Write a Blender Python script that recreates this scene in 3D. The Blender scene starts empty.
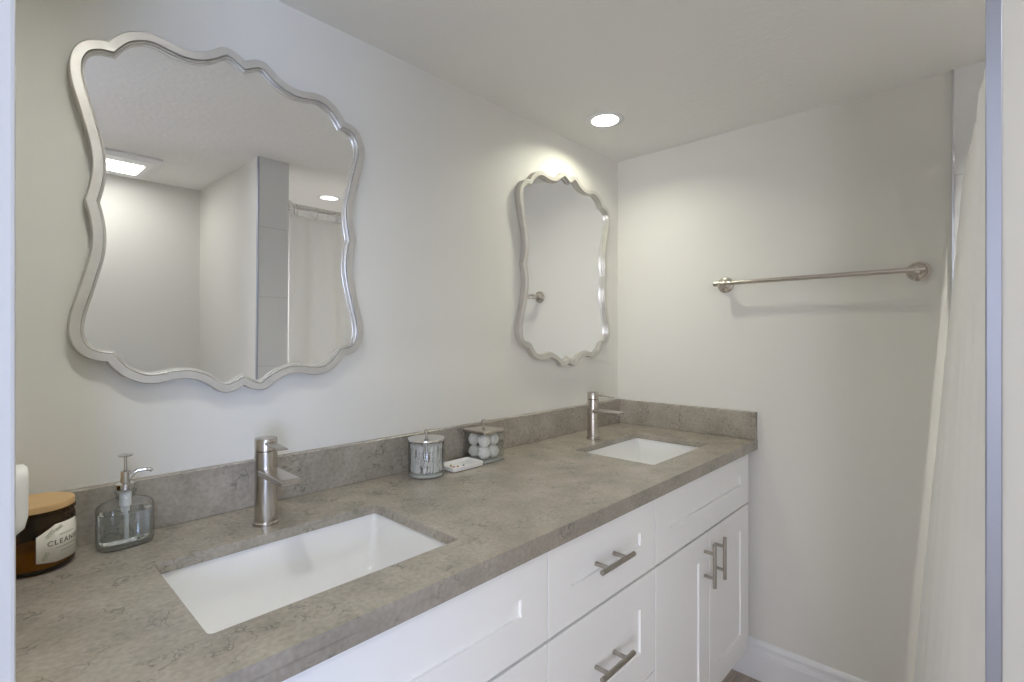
import bpy, bmesh, math, random
from mathutils import Vector, Matrix
random.seed(7)
S = bpy.context.scene
C = S.collection
PI = math.pi

# ---------------------------------------------------------------- camera, world, exposure, daylight
LX, ZC, ZT = 1.998, 2.0674, 0.89          # far wall, ceiling height, countertop height
CY, CZ = -1.2208, 1.2693
YB = -2.10                                 # wall opposite the mirrors
XS, XS2, YS = 0.876, 1.012, -1.2215        # partition beside the shower
cam = bpy.data.cameras.new('camera'); co = bpy.data.objects.new('camera', cam); C.objects.link(co)
cam.sensor_width = 36; cam.lens = 503.5 / 1024 * 36; cam.shift_y = -3.135 / 1024
cam.clip_start = 0.01
co.location = (0, CY, CZ); co.rotation_euler = (PI / 2, 0, math.radians(43.28 - 90))
S.camera = co
S.view_settings.view_transform = 'Standard'; S.view_settings.look = 'None'
S.view_settings.gamma = 1; S.view_settings.use_curve_mapping = False
S.view_settings.exposure = 0.16
w = bpy.data.worlds.new('world'); S.world = w; w.use_nodes = True
w.node_tree.nodes['Background'].inputs[0].default_value = (0.45, 0.6, 0.9, 1)
w.node_tree.nodes['Background'].inputs[1].default_value = 1.0
S.cycles.max_bounces = 14; S.cycles.diffuse_bounces = 8; S.cycles.glossy_bounces = 6
S.cycles.transparent_max_bounces = 24
S.cycles.sample_clamp_indirect = 6.0

DOWN_E, FAN_E, SHOWER_E = 205.0, 14.0, 580.0
FILL_E = 208.0
SOUTH_W, WEST_W = 115, 98  # lamp emission strengths
def area(name, loc, direction, sx, sy, power, col):
    l = bpy.data.lights.new(name, 'AREA'); l.shape = 'RECTANGLE'; l.size = sx; l.size_y = sy
    l.energy = power; l.color = col
    o = bpy.data.objects.new(name, l); C.objects.link(o); o.location = loc
    o.rotation_euler = Vector(direction).to_track_quat('-Z', 'Y').to_euler()
    return o
area('daylight_window_south', (-1.35, -4.12, 1.25), (0, 1, 0.18), 1.5, 1.3, SOUTH_W, (0.52, 0.65, 1.0))
area('daylight_window_west', (-3.62, -3.25, 1.2), (1, 0.3, 0.22), 1.5, 1.3, WEST_W, (0.86, 0.87, 1.0))

# ---------------------------------------------------------------- materials
def srgb(r, g, b):
    f = lambda c: (c / 255 / 12.92) if c / 255 <= 0.04045 else ((c / 255 + 0.055) / 1.055) ** 2.4
    return (f(r), f(g), f(b), 1)
def mat(name, col, rough=0.5, metal=0.0, spec=0.5, bump=None, var=None, coat=0):
    m = bpy.data.materials.new(name); m.use_nodes = True
    nt = m.node_tree; b = nt.nodes['Principled BSDF']
    b.inputs['Base Color'].default_value = col; b.inputs['Roughness'].default_value = rough
    b.inputs['Metallic'].default_value = metal; b.inputs['Specular IOR Level'].default_value = spec
    if coat: b.inputs['Coat Weight'].default_value = coat; b.inputs['Coat Roughness'].default_value = 0.08
    tc = nt.nodes.new('ShaderNodeTexCoord')
    if var:
        sc, amt = var
        n = nt.nodes.new('ShaderNodeTexNoise'); n.inputs['Scale'].default_value = sc; n.inputs['Detail'].default_value = 5
        nt.links.new(tc.outputs['Object'], n.inputs['Vector'])
        mx = nt.nodes.new('ShaderNodeMix'); mx.data_type = 'RGBA'
        mx.inputs[6].default_value = tuple(c * (1 - amt) for c in col[:3]) + (1,)
        mx.inputs[7].default_value = tuple(min(1, c * (1 + amt)) for c in col[:3]) + (1,)
        nt.links.new(n.outputs['Fac'], mx.inputs[0]); nt.links.new(mx.outputs[2], b.inputs['Base Color'])
    if bump:
        sc, st, dist = bump
        n = nt.nodes.new('ShaderNodeTexNoise'); n.inputs['Scale'].default_value = sc; n.inputs['Detail'].default_value = 4
        nt.links.new(tc.outputs['Object'], n.inputs['Vector'])
        bp = nt.nodes.new('ShaderNodeBump'); bp.inputs['Strength'].default_value = st; bp.inputs['Distance'].default_value = dist
        nt.links.new(n.outputs['Fac'], bp.inputs['Height']); nt.links.new(bp.outputs['Normal'], b.inputs['Normal'])
    return m
def emit(name, col, strength):
    m = bpy.data.materials.new(name); m.use_nodes = True; nt = m.node_tree
    nt.nodes.remove(nt.nodes['Principled BSDF'])
    e = nt.nodes.new('ShaderNodeEmission'); e.inputs[0].default_value = col; e.inputs[1].default_value = strength
    nt.links.new(e.outputs[0], nt.nodes['Material Output'].inputs[0]); return m
def thin_glass(name, tint, edge, refl=0.9, rough=0.02, power=2.6):
    """thin-walled glass: a tinted pass-through that darkens towards the rim plus a Fresnel reflection"""
    m = bpy.data.materials.new(name); m.use_nodes = True; nt = m.node_tree
    nt.nodes.remove(nt.nodes['Principled BSDF'])
    t = nt.nodes.new('ShaderNodeBsdfTransparent'); g = nt.nodes.new('ShaderNodeBsdfGlossy'); g.inputs['Roughness'].default_value = rough
    lw = nt.nodes.new('ShaderNodeLayerWeight'); lw.inputs['Blend'].default_value = 0.5
    pw = nt.nodes.new('ShaderNodeMath'); pw.operation = 'POWER'; pw.inputs[1].default_value = power
    nt.links.new(lw.outputs['Facing'], pw.inputs[0])
    cm = nt.nodes.new('ShaderNodeMix'); cm.data_type = 'RGBA'
    cm.inputs[6].default_value = tint; cm.inputs[7].default_value = edge
    nt.links.new(pw.outputs[0], cm.inputs[0]); nt.links.new(cm.outputs[2], t.inputs['Color'])
    mu = nt.nodes.new('ShaderNodeMath'); mu.operation = 'MULTIPLY_ADD'; mu.inputs[1].default_value = 0.75 * refl; mu.inputs[2].default_value = 0.07 * refl
    nt.links.new(pw.outputs[0], mu.inputs[0])
    mx = nt.nodes.new('ShaderNodeMixShader')
    nt.links.new(mu.outputs[0], mx.inputs[0]); nt.links.new(t.outputs[0], mx.inputs[1]); nt.links.new(g.outputs[0], mx.inputs[2])
    nt.links.new(mx.outputs[0], nt.nodes['Material Output'].inputs[0]); return m

def quartz():
    m = bpy.data.materials.new('grey_brown_quartz'); m.use_nodes = True; nt = m.node_tree; L = nt.links
    b = nt.nodes['Principled BSDF']; b.inputs['Roughness'].default_value = 0.27; b.inputs['Specular IOR Level'].default_value = 0.85
    tc = nt.nodes.new('ShaderNodeTexCoord')
    n1 = nt.nodes.new('ShaderNodeTexNoise'); n1.inputs['Scale'].default_value = 9; n1.inputs['Detail'].default_value = 8; n1.inputs['Roughness'].default_value = 0.6
    L.new(tc.outputs['Object'], n1.inputs['Vector'])
    r1 = nt.nodes.new('ShaderNodeValToRGB')
    r1.color_ramp.elements[0].position = 0.3; r1.color_ramp.elements[0].color = srgb(139, 132, 121)
    r1.color_ramp.elements[1].position = 0.7; r1.color_ramp.elements[1].color = srgb(167, 159, 147)
    L.new(n1.outputs['Fac'], r1.inputs[0])
    # thin broken dark veins: distorted voronoi cell edges masked by a second noise
    n2 = nt.nodes.new('ShaderNodeTexNoise'); n2.inputs['Scale'].default_value = 14; n2.inputs['Detail'].default_value = 5
    L.new(tc.outputs['Object'], n2.inputs['Vector'])
    mixv = nt.nodes.new('ShaderNodeMix'); mixv.data_type = 'RGBA'; mixv.blend_type = 'ADD'; mixv.inputs[0].default_value = 0.26
    L.new(tc.outputs['Object'], mixv.inputs[6]); L.new(n2.outputs['Color'], mixv.inputs[7])
    v = nt.nodes.new('ShaderNodeTexVoronoi'); v.feature = 'DISTANCE_TO_EDGE'; v.inputs['Scale'].default_value = 21
    L.new(mixv.outputs[2], v.inputs['Vector'])
    rv = nt.nodes.new('ShaderNodeValToRGB')
    rv.color_ramp.elements[0].position = 0.0; rv.color_ramp.elements[0].color = (1, 1, 1, 1)
    rv.color_ramp.elements[1].position = 0.05; rv.color_ramp.elements[1].color = (0, 0, 0, 1)
    L.new(v.outputs['Distance'], rv.inputs[0])
    n3 = nt.nodes.new('ShaderNodeTexNoise'); n3.inputs['Scale'].default_value = 16; n3.inputs['Detail'].default_value = 3
    L.new(tc.outputs['Object'], n3.inputs['Vector'])
    r3 = nt.nodes.new('ShaderNodeValToRGB')
    r3.color_ramp.elements[0].position = 0.49; r3.color_ramp.elements[0].color = (0, 0, 0, 1)
    r3.color_ramp.elements[1].position = 0.62; r3.color_ramp.elements[1].color = (1, 1, 1, 1)
    L.new(n3.outputs['Fac'], r3.inputs[0])
    mu = nt.nodes.new('ShaderNodeMath'); mu.operation = 'MULTIPLY'
    L.new(rv.outputs[0], mu.inputs[0]); L.new(r3.outputs[0], mu.inputs[1])
    mu2 = nt.nodes.new('ShaderNodeMath'); mu2.operation = 'MULTIPLY'; mu2.inputs[1].default_value = 0.62
    L.new(mu.outputs[0], mu2.inputs[0])
    # fine speckle
    n4 = nt.nodes.new('ShaderNodeTexNoise'); n4.inputs['Scale'].default_value = 120; n4.inputs['Detail'].default_value = 2
    L.new(tc.outputs['Object'], n4.inputs['Vector'])
    ov = nt.nodes.new('ShaderNodeMix'); ov.data_type = 'RGBA'; ov.blend_type = 'OVERLAY'; ov.inputs[0].default_value = 0.3
    L.new(r1.outputs[0], ov.inputs[6]); L.new(n4.outputs['Fac'], ov.inputs[7])
    mx = nt.nodes.new('ShaderNodeMix'); mx.data_type = 'RGBA'; mx.inputs[7].default_value = srgb(66, 60, 55)
    L.new(mu2.outputs[0], mx.inputs[0]); L.new(ov.outputs[2], mx.inputs[6]); L.new(mx.outputs[2], b.inputs['Base Color'])
    return m
def tiles(name, c1, grout, w, h, rough, swap):
    m = bpy.data.materials.new(name); m.use_nodes = True; nt = m.node_tree; L = nt.links
    b = nt.nodes['Principled BSDF']; b.inputs['Roughness'].default_value = rough
    tc = nt.nodes.new('ShaderNodeTexCoord'); sp = nt.nodes.new('ShaderNodeSeparateXYZ'); cb = nt.nodes.new('ShaderNodeCombineXYZ')
    ad = nt.nodes.new('ShaderNodeMath'); ad.operation = 'ADD'
    L.new(tc.outputs['Object'], sp.inputs[0]); L.new(sp.outputs[0], ad.inputs[0]); L.new(sp.outputs[1], ad.inputs[1])
    if swap == 'wall':
        sh = nt.nodes.new('ShaderNodeMath'); sh.inputs[1].default_value = 0.15; sz = nt.nodes.new('ShaderNodeMath'); sz.inputs[1].default_value = 0.168
        L.new(ad.outputs[0], sh.inputs[0]); L.new(sh.outputs[0], cb.inputs[0]); L.new(sp.outputs[2], sz.inputs[0]); L.new(sz.outputs[0], cb.inputs[1])
    else: L.new(sp.outputs[0], cb.inputs[0]); L.new(sp.outputs[1], cb.inputs[1])
    br = nt.nodes.new('ShaderNodeTexBrick'); br.inputs['Scale'].default_value = 1
    br.inputs['Brick Width'].default_value = w; br.inputs['Row Height'].default_value = h; br.inputs['Mortar Size'].default_value = 0.0015
    br.inputs['Color1'].default_value = c1[0]; br.inputs['Color2'].default_value = c1[1]; br.inputs['Mortar'].default_value = grout
    L.new(cb.outputs[0], br.inputs['Vector'])
    if swap == 'floor':
        n = nt.nodes.new('ShaderNodeTexNoise'); n.inputs['Scale'].default_value = 6; n.inputs['Detail'].default_value = 8
        mp = nt.nodes.new('ShaderNodeMapping'); mp.inputs['Scale'].default_value = (1, 9, 1)
        L.new(tc.outputs['Object'], mp.inputs[0]); L.new(mp.outputs[0], n.inputs['Vector'])
        mx = nt.nodes.new('ShaderNodeMix'); mx.data_type = 'RGBA'; mx.blend_type = 'OVERLAY'; mx.inputs[0].default_value = 0.8
        L.new(br.outputs['Color'], mx.inputs[6]); L.new(n.outputs['Fac'], mx.inputs[7]); L.new(mx.outputs[2], b.inputs['Base Color'])
    else: L.new(br.outputs['Color'], b.inputs['Base Color'])
    return m

M = {}
M['paint'] = mat('greige_wall_paint', srgb(218, 216, 209), 0.55, spec=0.3, bump=(160, 0.08, 0.002))
M['ceiling'] = mat('ceiling_paint', srgb(233, 232, 229), 0.8, spec=0.2, bump=(55, 0.35, 0.004))
M['trim'] = mat('white_trim_paint', srgb(228, 228, 228), 0.35)
M['cabinet'] = mat('white_cabinet_lacquer', srgb(243, 243, 242), 0.38)
M['inside'] = mat('cabinet_shadow_gap_paint', srgb(205, 205, 208), 0.5)
M['quartz'] = quartz()
M['ceramic'] = mat('white_ceramic', srgb(238, 238, 238), 0.12, coat=0.6)
M['casing'] = mat('door_casing_paint', srgb(212, 210, 207), 0.4)
M['nickel'] = mat('brushed_nickel', srgb(196, 190, 182), 0.27, 1.0)
M['nickel_dark'] = mat('satin_nickel_pull', srgb(176, 170, 162), 0.33, 1.0)
M['chrome'] = mat('polished_chrome', srgb(220, 218, 216), 0.08, 1.0)
M['frame'] = mat('champagne_silver_leaf', srgb(203, 200, 193), 0.40, 0.6, var=(30, 0.10))
M['mirror'] = mat('silvered_mirror', (0.93, 0.94, 0.945, 1), 0.0, 1.0)
M['backing'] = mat('dark_mirror_backing', srgb(60, 56, 52), 0.7)
M['tile'] = tiles('white_wall_tile', (srgb(222, 222, 222), srgb(219, 219, 220)), srgb(196, 196, 196), 0.6, 0.32, 0.15, 'wall')
M['floor'] = tiles('grey_brown_plank_floor', (srgb(176, 163, 148), srgb(160, 147, 133)), srgb(110, 102, 94), 0.9, 0.15, 0.4, 'floor')
M['steel'] = mat('bright_edge_trim', srgb(215, 216, 220), 0.18, 1.0)
M['corner'] = mat('satin_corner_trim', srgb(168, 172, 184), 0.42, 1.0)
M['curtain'] = mat('white_curtain_fabric', srgb(250, 249, 248), 0.85, spec=0.1, bump=(400, 0.1, 0.001))
nt = M['curtain'].node_tree; tl = nt.nodes.new('ShaderNodeBsdfTranslucent'); tl.inputs[0].default_value = srgb(235, 234, 231)
ms = nt.nodes.new('ShaderNodeMixShader'); ms.inputs[0].default_value = 0.24
nt.links.new(nt.nodes['Principled BSDF'].outputs[0], ms.inputs[1]); nt.links.new(tl.outputs[0], ms.inputs[2]); nt.links.new(ms.outputs[0], nt.nodes['Material Output'].inputs[0])
M['glass'] = thin_glass('clear_glass', (0.985, 0.99, 0.985, 1), (0.40, 0.41, 0.41, 1))
M['soapglass'] = thin_glass('clear_bottle_glass', (0.98, 0.99, 0.985, 1), (0.38, 0.41, 0.41, 1))
M['base_glass'] = mat('thick_base_glass', (0.95, 0.97, 0.96, 1), 0.03); M['base_glass'].node_tree.nodes['Principled BSDF'].inputs['Transmission Weight'].default_value = 0.6
M['liquid'] = mat('clear_soap', (0.93, 0.965, 0.97, 1), 0.0); M['liquid'].node_tree.nodes['Principled BSDF'].inputs['Transmission Weight'].default_value = 1.0; M['liquid'].node_tree.nodes['Principled BSDF'].inputs['IOR'].default_value = 1.33
M['amber'] = thin_glass('amber_glass', (0.68, 0.52, 0.12, 1), (0.14, 0.07, 0.012, 1), 0.5)
M['wax'] = mat('olive_wax', srgb(222, 214, 110), 0.5)
M['wood'] = mat('pale_wood_lid', srgb(205, 170, 120), 0.55, var=(35, 0.18))
M['paper'] = mat('cream_label_paper', srgb(228, 224, 212), 0.7)
M['ink'] = mat('grey_green_ink', srgb(96, 98, 88), 0.8)
M['sage'] = mat('sage_leaf_ink', srgb(150, 158, 130), 0.8)
M['plastic'] = mat('white_plastic', srgb(235, 234, 230), 0.35)
M['tube'] = mat('milky_tube_plastic', srgb(225, 228, 228), 0.3)
M['cotton'] = mat('white_cotton', srgb(243, 243, 242), 0.95, spec=0.05, bump=(220, 0.5, 0.002))
M['tray'] = mat('white_porcelain_tray', srgb(236, 235, 232), 0.25)
M['lens'] = emit('recessed_lamp_lens', (1.0, 1.0, 0.82, 1), DOWN_E)
M['shower_lens'] = emit('shower_lamp_lens', (1.0, 0.965, 0.91, 1), SHOWER_E)
M['fill_lens'] = emit('added_fill_lamp_lens', (1.0, 1.0, 0.95, 1), FILL_E)
M['fan_lens'] = emit('fan_lamp_lens', (1.0, 1.0, 0.96, 1), FAN_E)
M['dark'] = mat('dark_slot', srgb(40, 40, 42), 0.6)

# ---------------------------------------------------------------- helpers
def obj(name, bm, m, parent=None, smooth=None, loc=None):
    me = bpy.data.meshes.new(name)
    bmesh.ops.recalc_face_normals(bm, faces=bm.faces[:])
    bm.to_mesh(me); bm.free()
    for mm in (m if isinstance(m, (list, tuple)) else [m]): me.materials.append(mm)
    o = bpy.data.objects.new(name, me); C.objects.link(o)
    if parent: o.parent = parent
    if loc: o.location = loc
    if smooth is not None:
        for p in me.polygons: p.use_smooth = True
        try: me.set_sharp_from_angle(angle=math.radians(smooth))
        except Exception: pass
    return o
def tag(o, label=None, cat=None, group=None, kind=None):
    if label: o['label'] = label
    if cat: o['category'] = cat
    if group: o['group'] = group
    if kind: o['kind'] = kind
    return o
def thing(name, label, cat, loc=(0, 0, 0), rz=0, group=None):
    o = bpy.data.objects.new(name, None); C.objects.link(o); o.location = loc; o.rotation_euler = (0, 0, rz)
    o.empty_display_size = 0.05
    return tag(o, label, cat, group)
def dup(root, loc, label=None, rz=None):
    r = root.copy(); C.objects.link(r); r.location = loc
    if rz is not None: r.rotation_euler.z = rz
    if label: r['label'] = label
    for ch in list(root.children):
        c = ch.copy(); C.objects.link(c); c.parent = r
        for g in ch.children:
            d = g.copy(); C.objects.link(d); d.parent = c
    return r
def add_box(bm, a, b, bev=0.0, seg=2, midx=0):
    x0, y0, z0 = [min(p, q) for p, q in zip(a, b)]; x1, y1, z1 = [max(p, q) for p, q in zip(a, b)]
    vs = [bm.verts.new(v) for v in ((x0,y0,z0),(x1,y0,z0),(x1,y1,z0),(x0,y1,z0),(x0,y0,z1),(x1,y0,z1),(x1,y1,z1),(x0,y1,z1))]
    fs = [bm.faces.new([vs[i] for i in q]) for q in ((0,3,2,1),(4,5,6,7),(0,1,5,4),(1,2,6,5),(2,3,7,6),(3,0,4,7))]
    for f in fs: f.material_index = midx
    if bev:
        es = list({e for f in fs for e in f.edges})
        bmesh.ops.bevel(bm, geom=es, offset=bev, segments=seg, profile=0.5, affect='EDGES', clamp_overlap=True)
def box(a, b, bev=0.0, seg=2):
    bm = bmesh.new(); add_box(bm, a, b, bev, seg); return bm
def bridge(bm, A, B, closed=True, midx=0):
    n = len(A)
    for i in range(n if closed else n - 1):
        j = (i + 1) % n
        f = bm.faces.new((A[i], A[j], B[j], B[i])); f.material_index = midx
def loops(bm, rings, cap0=True, cap1=True, closed=True, wrap=False):
    vr = [[bm.verts.new(p) for p in r] for r in rings]
    for a, b in zip(vr, vr[1:]): bridge(bm, a, b, closed)
    if wrap: bridge(bm, vr[-1], vr[0], closed)
    else:
        if cap0: bm.faces.new(list(reversed(vr[0])))
        if cap1: bm.faces.new(vr[-1])
    return vr
def add_lathe(bm, prof, n=40, c=(0, 0, 0), axis='z', cap0=True, cap1=True, ph=0.0):
    rings = []
    for r, h in prof:
        ring = []
        for i in range(n):
            a = 2 * PI * i / n + ph
            p = (r * math.cos(a), r * math.sin(a), h)
            if axis == 'x': p = (p[2], p[0], p[1])
            elif axis == 'y': p = (p[0], p[2], p[1])
            ring.append((p[0] + c[0], p[1] + c[1], p[2] + c[2]))
        rings.append(ring)
    loops(bm, rings, cap0, cap1)
def lathe(prof, **k):
    bm = bmesh.new(); add_lathe(bm, prof, **k); return bm
def add_tube(bm, pts, r, n=14):
    pts = [Vector(p) for p in pts]; rings = []; up = None
    for i, p in enumerate(pts):
        d = (pts[min(i + 1, len(pts) - 1)] - pts[max(i - 1, 0)]).normalized()
        if up is None:
            up = Vector((0, 0, 1)) if abs(d.z) < 0.9 else Vector((1, 0, 0))
        s = d.cross(up).normalized(); up = s.cross(d).normalized()
        rr = r[i] if isinstance(r, (list, tuple)) else r
        rings.append([tuple(p + rr * (math.cos(2*PI*k/n) * s + math.sin(2*PI*k/n) * up)) for k in range(n)])
    loops(bm, rings)
def rrect(w, d, r, z, n=6, cx=0, cy=0):
    out = []
    for sx, sy, a0 in ((1, 1, 0), (-1, 1, 90), (-1, -1, 180), (1, -1, 270)):
        for k in range(n + 1):
            a = math.radians(a0 + 90 * k / n)
            out.append((cx + sx * (w / 2 - r) + r * math.cos(a), cy + sy * (d / 2 - r) + r * math.sin(a), z))
    return out

# ---------------------------------------------------------------- room shell
tag(obj('floor', box((-0.13, YB - 0.1, -0.08), (LX + 0.1, 0.1, 0)), M['floor']), kind='structure')
CANS = ((1.576, -0.205), (1.435, -1.665), (0.16, -0.56))     # recessed lamp positions; the last is an added, unseen fill lamp
bm = bmesh.new()
def holed(z):
    E_, R_ = [], []
    for lp in [[(-0.13, YB - 0.1), (LX + 0.1, YB - 0.1), (LX + 0.1, 0.1), (-0.13, 0.1)]] + [[(cx + 0.0585 * math.cos(2*PI*i/40), cy + 0.0585 * math.sin(2*PI*i/40)) for i in range(40)] for cx, cy in CANS]:
        vs = [bm.verts.new((p[0], p[1], z)) for p in lp]; R_.append(vs)
        E_ += [bm.edges.new((vs[i], vs[(i + 1) % len(vs)])) for i in range(len(vs))]
    bmesh.ops.triangle_fill(bm, use_beauty=True, use_dissolve=False, edges=E_); return R_
for a, b in zip(holed(ZC), holed(ZC + 0.1)): bridge(bm, a, b)
tag(obj('ceiling', bm, M['ceiling']), kind='structure')
tag(obj('wall_back', box((-0.13, 0, 0), (LX + 0.1, 0.1, ZC)), M['paint']), kind='structure')
tag(obj('wall_right', box((LX, YB - 0.1, 0), (LX + 0.1, 0, ZC)), M['paint']), kind='structure')
tag(obj('wall_front', box((-0.13, YB - 0.1, 0), (LX, YB, ZC)), M['paint']), kind='structure')
DY0, DY1 = -0.655, -1.65                    # doorway in the left wall
WX = 0.004
bm = bmesh.new()
add_box(bm, (-0.12, 0, 0), (WX, DY0, ZC)); add_box(bm, (-0.12, DY1, 0), (WX, YB, ZC)); add_box(bm, (-0.12, DY0, 2.03), (WX, DY1, ZC))
tag(obj('wall_left', bm, M['paint']), kind='structure')
# door casing with a jamb liner
bm = bmesh.new()
add_box(bm, (WX, DY0 + 0.06, 0), (0.0208, DY0 - 0.012, 2.03), 0.003)
add_box(bm, (WX, DY1 - 0.06, 0), (0.0208, DY1 + 0.012, 2.03), 0.003)
add_box(bm, (-0.12, DY0, 0), (WX, DY0 - 0.012, 2.03)); add_box(bm, (-0.12, DY1, 0), (WX, DY1 + 0.012, 2.03))
add_box(bm, (-0.06, DY0 - 0.012, 0), (-0.03, DY0 - 0.022, 2.03))
tag(obj('trim_1', bm, M['casing']), kind='structure')
# partition beside the shower (painted towards the vanity side, tiled at its end and inside)
bm = bmesh.new(); add_box(bm, (XS, YB, 0), (XS2, YS, ZC))
for f in bm.faces:
    f.material_index = 0 if f.calc_center_median().x < XS + 0.001 else 1
tag(obj('wall_divider', bm, [M['paint'], M['tile']]), kind='structure')
bm = bmesh.new(); add_box(bm, (XS - 0.003, YS - 0.014, 0), (XS + 0.001, YS + 0.001, ZC), 0.001)
add_box(bm, (XS - 0.001, YS - 0.001, 0), (XS + 0.003, YS + 0.0015, ZC), 0.0005)
tag(obj('trim_2', bm, M['corner']), kind='structure')
YT = -1.148
bm = bmesh.new(); add_box(bm, (LX - 0.009, YT, 0), (LX, YB, ZC)); add_box(bm, (XS2, YB + 0.009, 0), (LX - 0.009, YB, ZC))
tag(obj('wall_shower', bm, M['tile']), kind='structure')
tag(obj('trim_3', box((LX - 0.011, YT - 0.004, 0), (LX, YT + 0.002, ZC), 0.001), M['steel']), kind='structure')
bm = bmesh.new(); add_box(bm, (XS2, -1.27, 0), (LX - 0.009, -1.19, 0.1), 0.006)
tag(obj('floor_shower_curb', bm, M['tile']), kind='structure')
# baseboards with a stepped profile
def baseboard(name, p, q, nrm):
    prof = [(0, 0), (0.014, 0), (0.014, 0.098), (0.0125, 0.101), (0.0125, 0.106), (0.010, 0.110), (0.0095, 0.121), (0.011, 0.124), (0.0105, 0.133), (0.007, 0.141), (0.002, 0.1445), (0, 0.1445)]
    bm = bmesh.new(); A = [bm.verts.new((p[0] + nrm[0]*a, p[1] + nrm[1]*a, h)) for a, h in prof]; B = [bm.verts.new((q[0] + nrm[0]*a, q[1] + nrm[1]*a, h)) for a, h in prof]
    bridge(bm, A, B); bm.faces.new(A); bm.faces.new(list(reversed(B)))
    tag(obj(name, bm, M['trim']), kind='structure')
baseboard('baseboard_right', (LX, -0.5), (LX, YT + 0.002), (-1, 0))
baseboard('baseboard_front', (WX, YB), (XS, YB), (0, 1))
baseboard('baseboard_divider', (XS, YB + 0.014), (XS, YS - 0.014), (-1, 0))
# the room beyond the doorway, its daylight comes through two windows
bm = bmesh.new(); add_box(bm, (-3.7, -4.3, -0.08), (-0.13, 1.2, 0)); tag(obj('floor_bedroom', bm, M['floor']), kind='structure')
bm = bmesh.new(); add_box(bm, (-3.7, -4.3, 2.45), (-0.12, 1.2, 2.55)); tag(obj('ceiling_bedroom', bm, M['ceiling']), kind='structure')
bm = bmesh.new()
add_box(bm, (-3.7, 1.1, 0), (-0.13, 1.2, 2.45))
add_box(bm, (-3.7, -4.3, 0), (-2.15, -4.2, 2.45)); add_box(bm, (-0.55, -4.3, 0), (-0.13, -4.2, 2.45)); add_box(bm, (-2.15, -4.3, 0), (-0.55, -4.2, 0.65)); add_box(bm, (-2.15, -4.3, 2.05), (-0.55, -4.2, 2.45))
add_box(bm, (-3.8, -4.3, 0), (-3.7, -4.05, 2.45)); add_box(bm, (-3.8, -2.45, 0), (-3.7, 1.2, 2.45)); add_box(bm, (-3.8, -4.05, 0), (-3.7, -2.45, 0.5)); add_box(bm, (-3.8, -4.05, 1.9), (-3.7, -2.45, 2.45))
add_box(bm, (-0.13, -4.3, 0), (-0.03, YB - 0.1, 2.45)); add_box(bm, (-0.13, 0.1, 0), (-0.03, 1.2, 2.45)); add_box(bm, (-0.13, YB - 0.1, ZC + 0.1), (-0.03, 0.1, 2.45))
tag(obj('wall_bedroom', bm, M['paint']), kind='structure')
def window(name, a, b, ax):
    bm = bmesh.new(); t = 0.05
    (x0, y0, z0), (x1, y1, z1) = a, b
    if ax == 'x':
        for q in (((x0,y0,z0),(x1,y1,z0+t)), ((x0,y0,z1-t),(x1,y1,z1)), ((x0,y0,z0),(x0+t,y1,z1)), ((x1-t,y0,z0),(x1,y1,z1)), (((x0+x1)/2-.02,y0,z0),((x0+x1)/2+.02,y1,z1))): add_box(bm, *q)
    else:
        for q in (((x0,y0,z0),(x1,y1,z0+t)), ((x0,y0,z1-t),(x1,y1,z1)), ((x0,y0,z0),(x1,y0+t,z1)), ((x0,y1-t,z0),(x1,y1,z1)), ((x0,(y0+y1)/2-.02,z0),(x1,(y0+y1)/2+.02,z1))): add_box(bm, *q)
    fr_ = tag(obj(name, bm, M['trim']), kind='structure')
    pb = ((x0 + t, y0 + 0.025, z0 + t), (x1 - t, y0 + 0.029, z1 - t)) if ax == 'x' else ((x0 + 0.025, y0 + t, z0 + t), (x0 + 0.029, y1 - t, z1 - t))
    obj('pane', box(*pb), M['glass'], fr_)
tag(obj('wall_light_blocker', box((-0.16, DY0 + 0.01, 0), (-0.12, DY0 - 0.27, 2.45)), M['paint']), kind='structure')  # added unseen stub, keeps the south window's light off the door trim
window('window_1', (-2.15, -4.28, 0.65), (-0.55, -4.22, 2.05), 'x')
window('window_2', (-3.78, -4.05, 0.5), (-3.72, -2.45, 1.9), 'y')

# ---------------------------------------------------------------- countertop with two sink cut-outs
SX = (0.412, 1.5925); SY = -0.3525; SW, SD = 0.420, 0.2925
YF = -0.60
ct = thing('vanity_countertop', 'long grey-brown veined quartz countertop running along the mirror wall', 'countertop', (0, 0, ZT))
bm = bmesh.new()
x0, x1 = WX, LX
outer = [(x0, 0), (x1, 0), (x1, YF), (x0, YF)]
def fill_loops(bm, z):
    allE = []; rings = []
    for lp in [outer] + [[(p[0], p[1]) for p in rrect(SW, SD, 0.008, 0, 5, sx, SY)] for sx in SX]:
        vs = [bm.verts.new((p[0], p[1], z)) for p in lp]; rings.append(vs)
        allE += [bm.edges.new((vs[i], vs[(i + 1) % len(vs)])) for i in range(len(vs))]
    bmesh.ops.triangle_fill(bm, use_beauty=True, use_dissolve=False, edges=allE)
    return rings
T = fill_loops(bm, 0); B = fill_loops(bm, -0.020)
for a, b in zip(T, B): bridge(bm, a, b)
add_box(bm, (x0, YF, -0.037), (x1, YF + 0.02, -0.0195))
obj('slab', bm, M['quartz'], ct)
obj('backsplash', box((x0, -0.0005, 0.0002), (x1, -0.022, 0.1024), 0.0012, 1), M['quartz'], ct)
obj('side_splash', box((x1 - 0.022, -0.0225, 0.0002), (x1 - 0.0005, YF + 0.001, 0.1024), 0.0012, 1), M['quartz'], ct)

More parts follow.
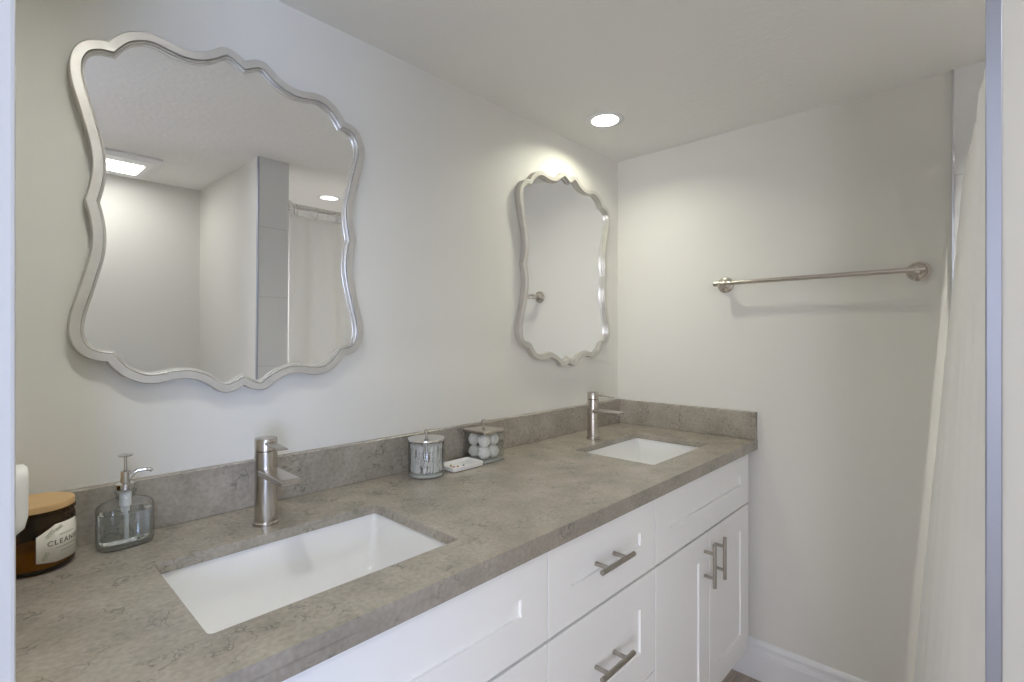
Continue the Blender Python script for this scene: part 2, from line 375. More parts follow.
# ---------------------------------------------------------------- undermount sinks
def make_sink(x, label):
    s = thing('undermount_sink', label, 'sink', (x, SY, ZT - 0.0205), group='rectangular undermount sinks')
    bm = bmesh.new()
    W, D = SW + 0.006, SD + 0.006
    inner = [rrect(W, D, 0.010, -0.0005), rrect(W - 0.001, D - 0.001, 0.011, -0.004), rrect(W - 0.012, D - 0.014, 0.024, -0.060), rrect(W - 0.026, D - 0.040, 0.034, -0.098),
             rrect(W - 0.060, D - 0.084, 0.045, -0.122), rrect(W - 0.13, D - 0.13, 0.05, -0.131), rrect(0.05, 0.05, 0.0249, -0.136)]
    outerr = [rrect(0.07, 0.07, 0.0349, -0.148), rrect(W - 0.11, D - 0.11, 0.05, -0.145), rrect(W - 0.03, D - 0.05, 0.045, -0.128), rrect(W + 0.012, D + 0.004, 0.03, -0.06), rrect(W + 0.016, D + 0.016, 0.02, -0.014), rrect(W + 0.04, D + 0.04, 0.03, -0.012), rrect(W + 0.04, D + 0.04, 0.03, -0.0005)]
    loops(bm, inner + outerr, wrap=True)
    obj('basin', bm, M['ceramic'], s, smooth=50)
    obj('drain', lathe([(0.0, -0.139), (0.028, -0.139), (0.031, -0.1345), (0.028, -0.1325), (0.021, -0.133), (0.019, -0.1315), (0.0, -0.1305)][1:], n=32), M['chrome'], s, smooth=40)
    return s
sk = make_sink(SX[0], 'white rectangular sink set in the counter under the wide left mirror, nearer the candle jar')
dup(sk, (SX[1], SY, ZT - 0.0205), 'white rectangular sink set in the counter close to the far wall, beyond the cotton jars')

# ---------------------------------------------------------------- faucets
def make_faucet(x, label):
    f = thing('sink_faucet', label, 'faucet', (x, -0.148, ZT), group='single-lever nickel faucets')
    obj('base_ring', lathe([(0.0248, 0.0003), (0.0248, 0.0055), (0.0232, 0.0075), (0.019, 0.0075)], n=48), M['nickel'], f, smooth=35)
    obj('body', lathe([(0.0214, 0.006), (0.0214, 0.1482), (0.0206, 0.1490), (0.0198, 0.1496)], n=48), M['nickel'], f, smooth=35)
    cap = obj('cap', lathe([(0.0205, 0.1504), (0.0214, 0.1515), (0.0214, 0.1740), (0.0206, 0.1753), (0.018, 0.1757)], n=48), M['nickel'], f, smooth=35)
    obj('set_screw', lathe([(0.0026, -0.0005), (0.0026, 0.0010)], n=16, axis='y', c=(-0.0005, -0.0218, 0.166)), M['dark'], cap)
    # flat waterfall spout: rounded slab reaching towards the sink
    bm = bmesh.new(); rings = []
    for y, zt, th, wd in ((-0.006, 0.1140, 0.0140, 0.0385), (-0.050, 0.1137, 0.0135, 0.0385), (-0.100, 0.1130, 0.0125, 0.0385), (-0.115, 0.1125, 0.0115, 0.0385), (-0.120, 0.1115, 0.0090, 0.038), (-0.122, 0.1098, 0.005, 0.037)):
        sec = []
        for k, (px, pz, _) in enumerate(rrect(wd, th, min(0.003, th * 0.3), 0, 4)): sec.append((px, y, zt - th / 2 + pz))
        rings.append(sec)
    loops(bm, rings); obj('spout', bm, M['nickel'], f, smooth=40)
    bm = bmesh.new(); rings = []
    for y, z, th, wd in ((-0.012, 0.1660, 0.0075, 0.018), (-0.028, 0.1658, 0.0055, 0.0195), (-0.060, 0.1645, 0.0038, 0.0195), (-0.084, 0.1634, 0.0030, 0.0185), (-0.087, 0.1632, 0.0018, 0.017)):
        rings.append([(px, y, z + pz) for px, pz, _ in rrect(wd, th, th * 0.4, 0, 3)])
    loops(bm, rings); obj('lever', bm, M['nickel'], f, smooth=40)
    return f
fc = make_faucet(0.405, 'brushed nickel single-lever faucet between the soap dispenser and the cotton swab jar')
dup(fc, (1.583, -0.148, ZT), 'brushed nickel single-lever faucet near the corner of the far wall')

# ---------------------------------------------------------------- cabinets
YD, TH = -0.577, 0.020
def shaker_bm(w, h, rail=0.078, rec=0.0055):
    """shaker front: width along x from 0, height along z from 0, face at y=-TH, sloped inner edge"""
    bm = bmesh.new()
    def ring(i, y): return [bm.verts.new(p) for p in ((i, y, i), (w - i, y, i), (w - i, y, h - i), (i, y, h - i))]
    R = [ring(0, 0), ring(0, -TH + 0.0007), ring(0.0007, -TH), ring(rail, -TH), ring(rail + 0.0012, -TH + rec), ]
    for a, b in zip(R, R[1:]): bridge(bm, a, b)
    bm.faces.new(R[-1]); bm.faces.new(list(reversed(R[0]))); return bm
def front(kind, x0, x1, z0, z1, parent, ux, m='cabinet'):
    o = obj(kind, shaker_bm(x1 - x0, z1 - z0), M[m], parent); o.location = (x0 - ux, YD + TH, z0); return o
def pull(parent, length, vertical, cx, cz):
    bm = bmesh.new(); h = length / 2; ps = 0.038; yb = -TH - 0.032; y0 = -TH + (0.0053 if not vertical else 0)
    ax = (lambda t, y: (cx, y, cz + t)) if vertical else (lambda t, y: (cx + t, y, cz))
    add_tube(bm, [ax(-h, yb), ax(h, yb)], 0.006, 18)
    for s in (-ps, ps): add_tube(bm, [ax(s, y0), ax(s, yb)], 0.005, 14)
    return obj('pull', bm, M['nickel_dark'], parent, smooth=50)
def cabinet(name, label, x0, x1, filler=0.0):
    c = thing(name, label, 'cabinet', (x0, 0, 0), group='white shaker vanity cabinets')
    bm = bmesh.new(); w = x1 - x0; t = 0.016; yf, yb = YD + TH + 0.001, -0.003; top = ZT - 0.0385
    add_box(bm, (0.0005, yf, 0.1), (t, yb, top)); add_box(bm, (w - t, yf, 0.1), (w - 0.0005, yb, top)); add_box(bm, (t, yf, 0.1), (w - t, yb, 0.116)); add_box(bm, (t, yb - 0.006, 0.116), (w - t, yb, top))
    add_box(bm, (t, yf, top - 0.03), (w - t, yf + 0.016, top))
    if filler: add_box(bm, (w - filler, yf, 0.1), (w - 0.0005, yf + 0.018, top))
    obj('carcass', bm, M['inside'], c)
    obj('toe_kick', box((0.0005, -0.49, 0), (w - 0.0005, -0.505, 0.1)), M['cabinet'], c)
    return c
G = 0.0018; ZTOP, ZM0, ZM1 = 0.849, 0.658, 0.655
L1, R1 = 0.0065, 0.7895; R2 = 1.2445; R3 = LX - 0.003; R3d = 1.966
c1 = cabinet('sink_base_cabinet', 'white shaker sink base cabinet nearest the doorway, left of the drawer stack', L1, R1)
front('false_front', L1 + 0.02, R1 - G, ZM0 + G, ZTOP, c1, L1)
xm = (L1 + 0.02 + R1) / 2
d = front('door', L1 + 0.02, xm - G, 0.118, ZM1 - G, c1, L1); pull(d, 0.134, True, xm - G - (L1 + 0.02) - 0.042, 0.562 - 0.118)
d = front('door', xm + G, R1 - G, 0.118, ZM1 - G, c1, L1); pull(d, 0.134, True, 0.042, 0.562 - 0.118)
c2 = cabinet('drawer_base_cabinet', 'white shaker drawer cabinet with horizontal bar pulls, between the two sink cabinets', R1, R2)
for z0, z1 in ((ZM0 + G, ZTOP), (0.3835, ZM1 - G), (0.118, 0.3805)):
    d = front('drawer', R1 + G, R2 - G, z0, z1, c2, R1); pull(d, 0.137, False, 1.006 - R1 - G, (z1 - z0) / 2)
c3 = cabinet('sink_base_cabinet', 'white shaker sink base cabinet with two pull-handled doors beside the far wall', R2, R3, R3 - R3d)
front('false_front', R2 + G, R3d, ZM0 + G, ZTOP, c3, R2)
xm = 1.606
d = front('door', R2 + G, xm - G, 0.118, ZM1 - G, c3, R2); pull(d, 0.134, True, 1.565 - R2 - G, 0.561 - 0.118)
d = front('door', xm + G, R3d, 0.118, ZM1 - G, c3, R2); pull(d, 0.134, True, 1.648 - xm - G, 0.560 - 0.118)

# ---------------------------------------------------------------- scalloped mirrors
Q = [[(.271, 0), (.264, .030), (.2605, .060), (.2625, .095), (.272, .138), (.281, .174), (.290, .208), (.293, .238), (.290, .258), (.2835, .274), (.271, .2875), (.257, .2945), (.247, .2972), (.2385, .2980)],
     [(.2385, .2980), (.2315, .308), (.217, .324), (.202, .334), (.182, .342), (.160, .3435), (.143, .340), (.121, .3365), (.099, .3385), (.076, .348), (.062, .358), (.046, .3695), (.031, .3715), (.015, .3665), (0, .358)]]
def catmull(P, k=5):
    out = []
    for i in range(len(P) - 1):
        p0 = P[i - 1] if i else (2 * P[0][0] - P[1][0], 2 * P[0][1] - P[1][1]); p1, p2 = P[i], P[i + 1]
        p3 = P[i + 2] if i + 2 < len(P) else (2 * P[-1][0] - P[-2][0], 2 * P[-1][1] - P[-2][1])
        for j in range(k):
            t = j / k
            out.append(tuple(0.5 * (2*p1[c] + (p2[c]-p0[c])*t + (2*p0[c]-5*p1[c]+4*p2[c]-p3[c])*t*t + (3*p1[c]-p0[c]-3*p2[c]+p3[c])*t**3) for c in (0, 1)))
    return out
q1 = catmull(Q[0]) + catmull(Q[1])                     # side cusp -> top notch (exclusive)
q1 = q1 + [Q[1][-1]]
right_top = q1; left_top = [(-x, z) for x, z in reversed(q1[:-1])]
top = right_top + left_top                              # from right cusp over the top to the left cusp
bot = [(x, -z) for x, z in reversed(top[1:-1])]
OUT = top + bot                                         # counter-clockwise seen from +y... closed outline
def inset(d):
    n = len(OUT); res = []
    for i in range(n):
        a, b, c = Vector(OUT[i - 1]), Vector(OUT[i]), Vector(OUT[(i + 1) % n])
        e1, e2 = (b - a).normalized(), (c - b).normalized()
        n1, n2 = Vector((-e1.y, e1.x)), Vector((-e2.y, e2.x))
        m = (n1 + n2).normalized(); s = 1 / max(0.55, m.dot(n1))
        res.append(tuple(b + m * d * s))
    # untangle: relax the offset points a little away from cusps
    return res
def inset_safe(d, steps=8):
    global OUT
    keep = OUT
    for k in range(steps):
        nxt = inset(d / steps)
        # gentle smoothing except at the eight cusps
        n = len(nxt); sm = list(nxt)
        for i in range(n):
            if i in CUSPS: continue
            p, q, r = Vector(nxt[i - 1]), Vector(nxt[i]), Vector(nxt[(i + 1) % n])
            sm[i] = tuple(q * 0.8 + (p + r) * 0.10)
        OUT = sm
    r = OUT; OUT = keep
    return r
CUSPS = set()
for i, p in enumerate(OUT):
    if min(math.hypot(abs(p[0]) - c[0], abs(p[1]) - c[1]) for c in ((.271, 0), (.2385, .2980), (0, .358))) < 1e-4: CUSPS.add(i)
I_A, I_B, I_C, I_D = inset_safe(0.0158), inset_safe(0.0172), inset_safe(0.0190), inset_safe(0.0225)
I_0 = inset_safe(0.0015)
I_C2 = inset_safe(0.0205)
def make_mirror(x, zc, tilt, label):
    zb = zc - 0.3725
    m = thing('wall_mirror', label, 'mirror', (x, 0, zb), group='scalloped wall mirrors'); m.rotation_euler = (math.radians(tilt), 0, 0)
    h = zc - zb; R = lambda lp, y: [(p[0], y, p[1] + h) for p in lp]
    bm = bmesh.new()
    loops(bm, [R(OUT, -0.0015), R(OUT, -0.0235), R(I_0, -0.025), R(I_A, -0.0245), R(I_A, -0.0165), R(I_B, -0.0195), R(I_C, -0.0185), R(I_C, -0.0115), R(I_D, -0.011), R(I_D, -0.0015)], wrap=True)
    obj('frame', bm, M['frame'], m, smooth=24)
    def plate(y0, y1):
        bm = bmesh.new()
        A = [bm.verts.new(p) for p in R(I_C2, y0)]; B = [bm.verts.new(p) for p in R(I_C2, y1)]
        ca, cb = bm.verts.new((0, y0, h)), bm.verts.new((0, y1, h)); n = len(A)
        for i in range(n):
            j = (i + 1) % n
            bm.faces.new((A[i], A[j], ca)); bm.faces.new((B[j], B[i], cb)); bm.faces.new((A[i], A[j], B[j], B[i]))
        return bm
    obj('glass', plate(-0.0095, -0.0065), M['mirror'], m)
    obj('backing', plate(-0.0063, -0.003), M['backing'], m)
    return m
mr = make_mirror(0.405, 1.5225, 0.62, 'scalloped silver-framed mirror over the nearer sink, reflecting the shower curtain')
m2 = dup(mr, (1.602, 0, 1.530 - 0.3725), 'scalloped silver-framed mirror beside the far corner, reflecting the towel bar post')
m2.scale = (1, 1, 1.018); m2.rotation_euler = (math.radians(0.25), 0, 0)

# ---------------------------------------------------------------- towel bar on the far wall
TZ, TX = 1.475, LX - 0.062
tb = thing('towel_bar', 'brushed nickel towel bar mounted on the far wall', 'towel bar', (LX, -0.776, TZ))
for s in (0.2925, -0.2925):
    p = lathe([(0.0305, -0.0005), (0.0305, -0.005), (0.026, -0.009), (0.024, -0.0095), (0.021, -0.015), (0.014, -0.019), (0.0095, -0.026), (0.009, -0.044), (0.011, -0.048), (0.0135, -0.055), (0.0135, -0.066), (0.011, -0.070), (0.004, -0.072)], n=36, axis='x', c=(0, s, 0))
    obj('post', p, M['nickel'], tb, smooth=30)
bm = bmesh.new(); add_tube(bm, [(TX - LX, -0.2925, 0), (TX - LX, 0.2925, 0)], 0.0078, 20)
for s in (1, -1):
    add_lathe(bm, [(0.0105, s * 0.2925 - 0.022), (0.0105, s * 0.2925 + 0.022)], n=24, axis='y', c=(TX - LX, 0, 0))
obj('bar', bm, M['nickel'], tb, smooth=40)

# ---------------------------------------------------------------- ceiling lamps
def downlight(label, x, y, lens):
    d = thing('recessed_downlight', label, 'ceiling light', (x, y, ZC), group='recessed ceiling lights')
    obj('trim_ring', lathe([(0.047, 0.0), (0.048, -0.0035), (0.051, -0.0045), (0.066, -0.0030), (0.068, -0.0004), (0.058, -0.0004), (0.058, 0.0265), (0.047, 0.0265), (0.047, 0.0)], n=48, cap0=False, cap1=False), M['trim'], d, smooth=50)
    obj('lens', lathe([(0.0575, 0.0267), (0.0575, 0.031)], n=48), lens, d)
    return d
downlight('round recessed ceiling light above the sink in the far corner', *CANS[0], M['lens'])
downlight('round recessed ceiling light over the shower, seen in the wide left mirror', *CANS[1], M['shower_lens'])
downlight('added recessed fill light over the doorway end of the vanity, out of view', *CANS[2], M['fill_lens'])  # added lamp to brighten the left wall and near counter
fx = thing('exhaust_fan_light', 'white ceiling exhaust fan with a lit rectangular lens, seen in the left mirror', 'ceiling fan light', (0.395, -1.835, ZC))
bm = bmesh.new()
vr = [[bm.verts.new(p) for p in r] for r in ([(*p[:2], -0.0005) for p in rrect(0.41, 0.43, 0.02, 0)], [(*p[:2], -0.010) for p in rrect(0.41, 0.43, 0.02, 0)], [(*p[:2], -0.020) for p in rrect(0.36, 0.36, 0.02, 0)], [(*p[:2], -0.020) for p in rrect(0.31, 0.20, 0.006, 0)], [(*p[:2], -0.002) for p in rrect(0.31, 0.20, 0.006, 0)])]
for a, b in zip(vr, vr[1:]): bridge(bm, a, b)
bm.faces.new(vr[-1])
obj('housing', bm, M['trim'], fx)
obj('lens', box((-0.15, -0.095, -0.012), (0.15, 0.095, -0.023), 0.003), M['fan_lens'], fx)

# ---------------------------------------------------------------- shower rod, curtain, rings
RZ, RY = 1.878, -1.246
rd = thing('shower_rod', 'straight chrome shower curtain rod between partition and far wall', 'curtain rod', (XS2, RY, RZ))
obj('rod', lathe([(0.0125, 0.004), (0.0125, LX - 0.009 - XS2 - 0.004)], n=24, axis='x'), M['chrome'], rd, smooth=40)
for a, s in ((0.0003, 1), (LX - 0.0093 - XS2, -1)):
    obj('flange', lathe([(0.026, a), (0.026, a + s * 0.012), (0.02, a + s * 0.022), (0.0135, a + s * 0.026)], n=32, axis='x'), M['chrome'], rd, smooth=40)
XA, XB = XS2 + 0.012, LX - 0.026
ZCT, ZCB = 1.835, 0.13
def cpos(u, v):
    x = XA + (XB - XA) * u; z = ZCT + (ZCB - ZCT) * v
    k = (x - XA) / (XB - XA); sm = min(1, v / 0.05); sm = sm * sm * (3 - 2 * sm)
    base = -1.246 + 0.063 * k * (0.35 + 0.65 * sm)
    flare = (0.030 + 0.098 * k) * v
    amp = 0.010 * (1 - 0.75 * k)
    pl = amp * math.sin(2 * PI * (5.5 * u + 0.10 * math.sin(5 * u))) + 0.3 * amp * math.sin(2 * PI * (13 * u) + 1.3 + 0.8 * v)
    return Vector((x, base + flare + pl, z))
bm = bmesh.new(); NU, NV = 180, 50
gr = [[bm.verts.new(cpos(i / NU, j / NV)) for i in range(NU + 1)] for j in range(NV + 1)]
for j in range(NV):
    for i in range(NU): bm.faces.new((gr[j][i], gr[j][i + 1], gr[j + 1][i + 1], gr[j + 1][i]))
cu = obj('shower_curtain', bm, M['curtain'], smooth=180)
md = cu.modifiers.new('thickness', 'SOLIDIFY'); md.thickness = 0.0015
tag(cu, 'white fabric shower curtain hanging in soft folds at the right edge', 'shower curtain')
ring0 = None
for k in range(10):
    u = 0.035 + 0.93 * k / 9; p = cpos(u, 0.004)
    if ring0 is None:
        bm = bmesh.new()
        n = 20; pts = [(0, 0.0185 * math.sin(2*PI*i/n), 0.030 * math.cos(2*PI*i/n)) for i in range(n)]
        rings = []
        for i in range(n):
            a = 2 * PI * i / n; c = Vector(pts[i]); nn = Vector((0, math.sin(a), math.cos(a)))
            rings.append([tuple(c + 0.0018 * (math.cos(2*PI*q/8) * nn + math.sin(2*PI*q/8) * Vector((1, 0, 0)))) for q in range(8)])
        loops(bm, rings, wrap=True)
        ring0 = obj('curtain_ring', bm, M['chrome'], smooth=60); o = ring0
        tag(o, 'small metal ring holding the shower curtain on its rod', 'curtain ring', 'curtain rings on the shower rod')
    else:
        o = ring0.copy(); C.objects.link(o)
    o.location = (p.x, RY, RZ - 0.0175)

# ---------------------------------------------------------------- things on the counter
# amber candle jar
cj = thing('candle_jar', 'amber glass candle jar with pale wooden lid and cream printed label', 'candle', (0.066, -0.0745, ZT))
RJ = 0.0505
obj('glass', lathe([(0.0, 0.0005), (0.040, 0.0005), (0.046, 0.002), (0.0495, 0.007), (RJ, 0.014), (RJ, 0.081), (0.0497, 0.086), (0.0475, 0.089), (0.0475, 0.092), (0.0507, 0.0935), (0.0507, 0.0975), (0.045, 0.0982), (0.0445, 0.088), (0.0475, 0.080), (0.0475, 0.013), (0.043, 0.006), (0.0, 0.005)][1:-1], n=56), M['amber'], cj, smooth=40)
obj('wax', lathe([(0.042, 0.0065), (0.0465, 0.013), (0.0465, 0.030), (0.045, 0.031)], n=48), M['wax'], cj, smooth=40)
obj('lid', lathe([(0.0482, 0.0985), (0.0497, 0.0995), (0.0497, 0.1085), (0.0482, 0.110)], n=56), M['wood'], cj, smooth=35)
# label wrapped round the glass: eight-sided outline, a = arc position, h = height
A0, A1, H0, H1, RL = -0.043, 0.043, 0.016, 0.077, RJ + 0.0004
LC = math.radians(-90 + 46)
def onjar(a, h, r=RL): th = LC + a / RJ; return (r * math.cos(th), r * math.sin(th), h)
bm = bmesh.new(); n = 36; lo = []; hi = []
for i in range(n + 1):
    a = A0 + (A1 - A0) * i / n; e = min(1, (0.043 - abs(a)) / 0.024); cut = 0.015 * (1 - e)
    lo.append(bm.verts.new(onjar(a, H0 + cut * 0.3))); hi.append(bm.verts.new(onjar(a, H1 - cut)))
bridge(bm, lo, hi, closed=False)
lab = obj('label', bm, M['paper'], cj, smooth=60); lab['label'] = 'cream paper label with sage leaves'
md = lab.modifiers.new('t', 'SOLIDIFY'); md.thickness = 0.0003; md.offset = 1
def text_on_jar(body, size, h, name, bold=0.0):
    cu_ = bpy.data.curves.new('txt', 'FONT'); cu_.body = body; cu_.size = size; cu_.align_x = 'CENTER'; cu_.space_character = 1.25; cu_.offset = bold; cu_.resolution_u = 3
    t = bpy.data.objects.new('txt', cu_); C.objects.link(t); bpy.context.view_layer.update()
    me = bpy.data.meshes.new_from_object(t.evaluated_get(bpy.context.evaluated_depsgraph_get()))
    bpy.data.objects.remove(t)
    bm = bmesh.new(); bm.from_mesh(me)
    for v in bm.verts: v.co = onjar(v.co.x - 0.003, h + v.co.y, RL + 0.0007)
    return obj(name, bm, M['ink'], lab)
text_on_jar('CLEANSE', 0.0112, 0.0435, 'lettering', 0.0002)
bm = bmesh.new()
for h, a, b in ((0.0575, -0.014, 0.014), (0.0375, -0.019, 0.019), (0.0310, -0.012, 0.012)):
    nn = 10
    L_ = [bm.verts.new(onjar(a + (b - a) * i / nn, h, RL + 0.0007)) for i in range(nn + 1)]; H_ = [bm.verts.new(onjar(a + (b - a) * i / nn, h + 0.0011, RL + 0.0007)) for i in range(nn + 1)]
    bridge(bm, L_, H_, closed=False)
obj('fine_print', bm, M['sage'], lab)
rnd = random.Random(3)
for (ca, ch, k, tilt) in ((-0.032, 0.056, 4, 0.9), (0.030, 0.064, 4, 2.4), (-0.036, 0.021, 4, 1.1), (0.030, 0.022, 4, 2.0), (-0.021, 0.066, 3, 0.5)):
    bm = bmesh.new(); ux, uy = math.cos(tilt), math.sin(tilt)
    P_ = lambda x, y: bm.verts.new(onjar(ca + x * ux - y * uy, ch + x * uy + y * ux, RL + 0.0007))
    for i in range(k + 1):                        # leaf pairs joined along one stem
        x = i * 0.0026; x2 = x + 0.0026
        st = [P_(x, -0.0002), P_(x2, -0.0002), P_(x2, 0.0002), P_(x, 0.0002)]; bm.faces.new(st)
        for sgn in (1, -1):
            root = st[2] if sgn > 0 else st[1]
            bm.faces.new([root, P_(x2 + 0.0004, sgn * 0.0016), P_(x2 + 0.0022, sgn * 0.0034), P_(x2 + 0.0022, sgn * 0.0014)])
    bmesh.ops.remove_doubles(bm, verts=bm.verts[:], dist=0.00005)
    obj('leaf_sprig', bm, M['sage'], lab)

# soap dispenser: flattened oval glass bottle, clear soap, pump
def oval(a, b, z, n=48, p=2.9):
    out = []
    for i in range(n):
        t = 2 * PI * i / n; c, s = math.cos(t), math.sin(t)
        out.append((a * math.copysign(abs(c) ** (2 / p), c), b * math.copysign(abs(s) ** (2 / p), s), z))
    return out
sd = thing('soap_dispenser', 'clear glass soap dispenser with silver pump beside the candle jar', 'soap dispenser', (0.1855, -0.076, ZT), rz=math.radians(4))
bm = bmesh.new()
loops(bm, [oval(0.036, 0.021, 0.0005), oval(0.0405, 0.0255, 0.003), oval(0.0425, 0.0275, 0.010), oval(0.0425, 0.0275, 0.070), oval(0.0408, 0.0262, 0.0765), oval(0.034, 0.022, 0.0825), oval(0.022, 0.0165, 0.0870, p=2.3), oval(0.0145, 0.0138, 0.0895, p=2.0), oval(0.0135, 0.0135, 0.0965, p=2.0), oval(0.0165, 0.0165, 0.0980, p=2.0), oval(0.0165, 0.0165, 0.1035, p=2.0), oval(0.0125, 0.0125, 0.1045, p=2.0)], cap1=False)
obj('bottle', bm, M['soapglass'], sd, smooth=50)
bm = bmesh.new(); loops(bm, [oval(0.033, 0.019, 0.0095), oval(0.038, 0.0235, 0.013), oval(0.0395, 0.0245, 0.018), oval(0.0395, 0.0245, 0.064)])
obj('soap', bm, M['liquid'], sd, smooth=50)
bm = bmesh.new(); add_lathe(bm, [(0.0035, 0.014), (0.0035, 0.060), (0.0065, 0.062), (0.0065, 0.072), (0.009, 0.074), (0.009, 0.098), (0.004, 0.100)], n=20)
obj('dip_tube', bm, M['tube'], sd, smooth=40)
obj('collar', lathe([(0.0125, 0.1040), (0.0145, 0.1048), (0.0145, 0.1135), (0.0125, 0.1150), (0.0075, 0.1160), (0.0075, 0.136), (0.0055, 0.1375)], n=32), M['chrome'], sd, smooth=35)
pm = obj('pump_head', lathe([(0.0026, 0.137), (0.0026, 0.1625), (0.010, 0.163), (0.012, 0.1645), (0.012, 0.166), (0.0095, 0.1672)], n=28), M['chrome'], sd, smooth=35)
bm = bmesh.new(); add_tube(bm, [(0.005, -0.002, 0.122), (0.011, -0.004, 0.1315), (0.018, -0.006, 0.1355), (0.028, -0.009, 0.1355), (0.035, -0.011, 0.1345), (0.038, -0.012, 0.1315)], [0.0038, 0.0038, 0.0034, 0.0032, 0.0034, 0.003], 14)
obj('nozzle', bm, M['chrome'], pm, smooth=60)

# round jar of cotton swabs
JX, JY = 0.853, -0.0915
jr = thing('cotton_swab_jar', 'round clear glass jar with a flat metal lid, full of cotton swabs', 'jar', (JX, JY, ZT))
obj('glass', lathe([(0.044, 0.0005), (0.0485, 0.002), (0.0495, 0.005), (0.0495, 0.094), (0.0485, 0.0955), (0.0468, 0.0955), (0.0468, 0.0105), (0.044, 0.0095)], n=56, cap0=False, cap1=False), M['glass'], jr, smooth=40)
obj('thick_base', lathe([(0.0436, 0.0006), (0.0478, 0.0022), (0.0486, 0.005), (0.0464, 0.0088), (0.044, 0.0092)], n=56), M['base_glass'], jr, smooth=40)
lid = obj('lid', lathe([(0.045, 0.0945), (0.0455, 0.096), (0.0505, 0.0965), (0.0515, 0.099), (0.0505, 0.1025), (0.04, 0.104), (0.01, 0.1052)], n=56), M['chrome'], jr, smooth=35)
obj('knob', lathe([(0.0045, 0.105), (0.0035, 0.109), (0.0035, 0.112), (0.0068, 0.1165), (0.0075, 0.120), (0.0060, 0.1240), (0.002, 0.1255)], n=24), M['nickel_dark'], lid, smooth=60)
swab0 = None; rnd = random.Random(11); spots = []
for ring_r, cnt in ((0.041, 26), (0.034, 16), (0.025, 10)):
    for i in range(cnt): spots.append((ring_r, 2 * PI * (i + rnd.uniform(-0.3, 0.3)) / cnt))
for r, a in spots:
    if swab0 is None:
        bm = bmesh.new()
        add_lathe(bm, [(0.0012, 0.0), (0.0026, 0.002), (0.0030, 0.006), (0.0024, 0.012), (0.0011, 0.015), (0.0011, 0.060), (0.0024, 0.063), (0.0030, 0.069), (0.0026, 0.073), (0.0012, 0.075)], n=8)
        o = swab0 = obj('cotton_swab', bm, M['cotton'], smooth=70)
        tag(o, 'white cotton swab standing in the round glass jar', 'cotton swab', 'cotton swabs in the round glass jar')
    else: o = swab0.copy(); C.objects.link(o)
    a2 = a + rnd.gauss(0, 0.32); r2 = min(0.0415, r + rnd.uniform(-0.004, 0.006))
    p = Vector((r * math.cos(a), r * math.sin(a), 0)); q = Vector((r2 * math.cos(a2), r2 * math.sin(a2), 0.073))
    o.location = Vector((JX, JY, ZT + 0.0115 + rnd.uniform(0, 0.002))) + p
    o.rotation_euler = (q - p).to_track_quat('Z', 'Y').to_euler()

# square jar of cotton balls
BX, BY, BW, BD = 1.0815, -0.081, 0.0845, 0.0965
sj = thing('cotton_ball_jar', 'square clear glass jar with a metal lid and knob, holding cotton balls', 'jar', (BX, BY, ZT))
bm = bmesh.new()
loops(bm, [rrect(BW - 0.004, BD - 0.004, 0.003, 0.0005, 3), rrect(BW, BD, 0.003, 0.002, 3), rrect(BW, BD, 0.003, 0.088, 3), rrect(BW - 0.006, BD - 0.006, 0.002, 0.088, 3), rrect(BW - 0.006, BD - 0.006, 0.002, 0.0085, 3)], cap0=False, cap1=False)
obj('glass', bm, M['glass'], sj, smooth=40)
bm = bmesh.new(); loops(bm, [rrect(BW - 0.007, BD - 0.007, 0.003, 0.0006, 3), rrect(BW - 0.002, BD - 0.002, 0.003, 0.0022, 3), rrect(BW - 0.002, BD - 0.002, 0.003, 0.0070, 3), rrect(BW - 0.008, BD - 0.008, 0.003, 0.0075, 3)])
obj('thick_base', bm, M['base_glass'], sj, smooth=40)
bm = bmesh.new()
loops(bm, [rrect(BW - 0.01, BD - 0.01, 0.003, 0.086, 3), rrect(BW - 0.01, BD - 0.01, 0.003, 0.0885, 3), rrect(BW + 0.004, BD + 0.004, 0.004, 0.089, 3), rrect(BW + 0.004, BD + 0.004, 0.004, 0.0955, 3), rrect(BW - 0.004, BD - 0.004, 0.006, 0.0985, 3), rrect(0.02, 0.02, 0.006, 0.1005, 3)])
lid = obj('lid', bm, M['nickel'], sj, smooth=35)
obj('knob', lathe([(0.005, 0.1005), (0.0038, 0.104), (0.0038, 0.108), (0.0072, 0.113), (0.0082, 0.118), (0.0066, 0.1235), (0.002, 0.1255)], n=24), M['nickel_dark'], lid, smooth=60)
rnd = random.Random(5); ball0 = None; rb = 0.0198
for lv, zz in enumerate((0.0275, 0.0652)):
    for ix in (-1, 1):
        for iy in (-1, 1):
            if ball0 is None:
                bm = bmesh.new(); bmesh.ops.create_icosphere(bm, subdivisions=4, radius=rb)
                for v in bm.verts:
                    d_ = v.co.normalized(); v.co *= 1 + 0.05 * math.sin(d_.x * 6.1 + 0.4) * math.cos(d_.y * 5.3 + 1) + 0.035 * math.sin(d_.z * 9 + d_.x * 4) - 0.04
                o = ball0 = obj('cotton_ball', bm, M['cotton'], smooth=180)
                tag(o, 'white cotton ball inside the square glass jar', 'cotton ball', 'cotton balls in the square glass jar')
            else: o = ball0.copy(); C.objects.link(o)
            o.location = (BX + ix * 0.0190, BY + iy * 0.0220, ZT + zz + rnd.uniform(-.001, .002)); o.rotation_euler = (rnd.uniform(0, 6), rnd.uniform(0, 6), rnd.uniform(0, 6)); o.scale = (rnd.uniform(0.9, 1.04), rnd.uniform(0.9, 1.04), rnd.uniform(0.92, 1.0))

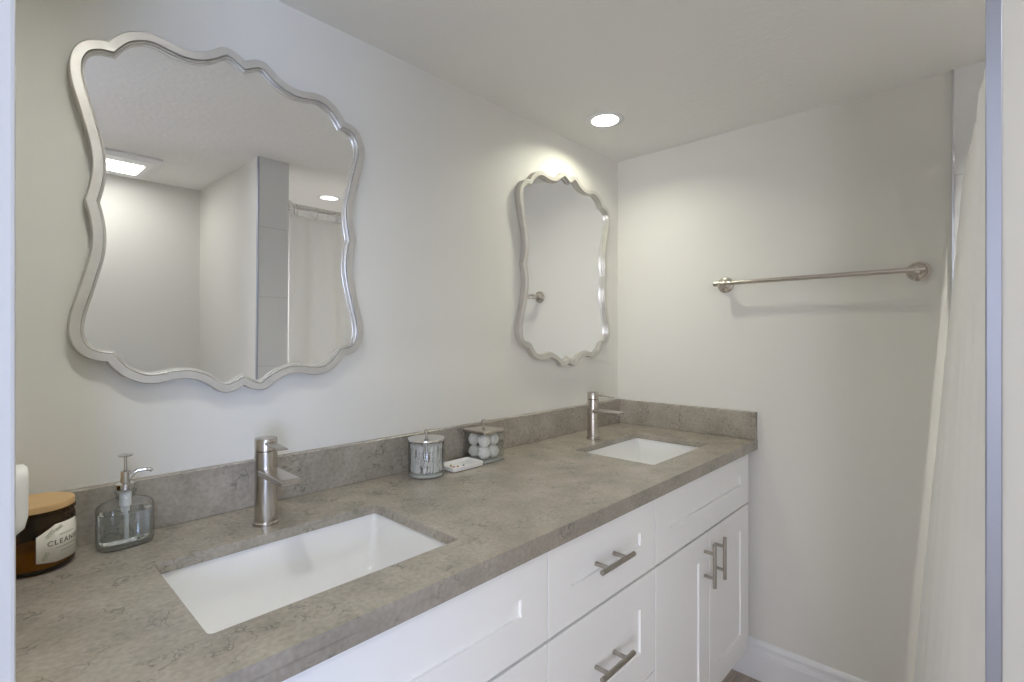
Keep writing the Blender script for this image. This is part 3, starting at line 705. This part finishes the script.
# little white tray between the jars
TXc, TYc = 0.972, -0.100
tr = obj('trinket_tray', bmesh.new(), M['tray']); bpy.data.objects.remove(tr)
bm = bmesh.new()
loops(bm, [rrect(0.108, 0.066, 0.006, 0.0003), rrect(0.116, 0.074, 0.008, 0.003), rrect(0.118, 0.076, 0.008, 0.0135), rrect(0.1165, 0.0745, 0.008, 0.0145), rrect(0.111, 0.069, 0.007, 0.0145), rrect(0.109, 0.067, 0.006, 0.0125), rrect(0.104, 0.062, 0.006, 0.0055)])
tr = obj('trinket_tray', bm, M['tray'], smooth=40, loc=(TXc, TYc, ZT)); tag(tr, 'small white rectangular tray between the two cotton jars', 'tray')
BEADS = [('pearl_bead', 'pearl-white bead lying in the small white tray', srgb(235, 230, 220)), ('amber_bead', 'amber bead lying in the small white tray', srgb(190, 120, 60)), ('blue_bead', 'dark blue bead lying in the small white tray', srgb(50, 60, 110)), ('rose_bead', 'rose-pink bead lying in the small white tray', srgb(190, 120, 115)), ('gold_bead', 'gold bead lying in the small white tray', srgb(190, 160, 90))]
for (nm, lb, cl), (dx, dy, r) in zip(BEADS, ((-0.043, 0.004, 0.0035), (-0.024, -0.014, 0.0032), (-0.008, -0.021, 0.0038), (-0.035, -0.010, 0.003), (-0.030, 0.010, 0.003))):
    bm = bmesh.new(); bmesh.ops.create_uvsphere(bm, u_segments=14, v_segments=9, radius=r)
    tag(obj(nm, bm, mat(nm, cl, 0.25), smooth=180, loc=(TXc + dx, TYc + dy, ZT + 0.0055 + r)), lb, 'bead', 'beads in the small tray')

# plug-in unit on the left wall
pu = thing('plug_in_unit', 'rounded white plug-in unit on the left wall beside the door trim', 'plug-in unit', (WX, -0.30, 1.0125))
bm = bmesh.new()
def sec(x, w, h, r, zc): return [(x, p[0], zc + p[1]) for p in rrect(w, h, r, 0, 5)]
loops(bm, [sec(0.0068, 0.052, 0.084, 0.012, 0.045), sec(0.030, 0.052, 0.086, 0.014, 0.046), sec(0.038, 0.046, 0.080, 0.014, 0.049), sec(0.0415, 0.034, 0.064, 0.012, 0.054)])
obj('body', bm, M['plastic'], pu, smooth=45)
obj('wall_plate', box((0.0003, -0.036, -0.012), (0.0068, 0.036, 0.103), 0.002), M['plastic'], pu)
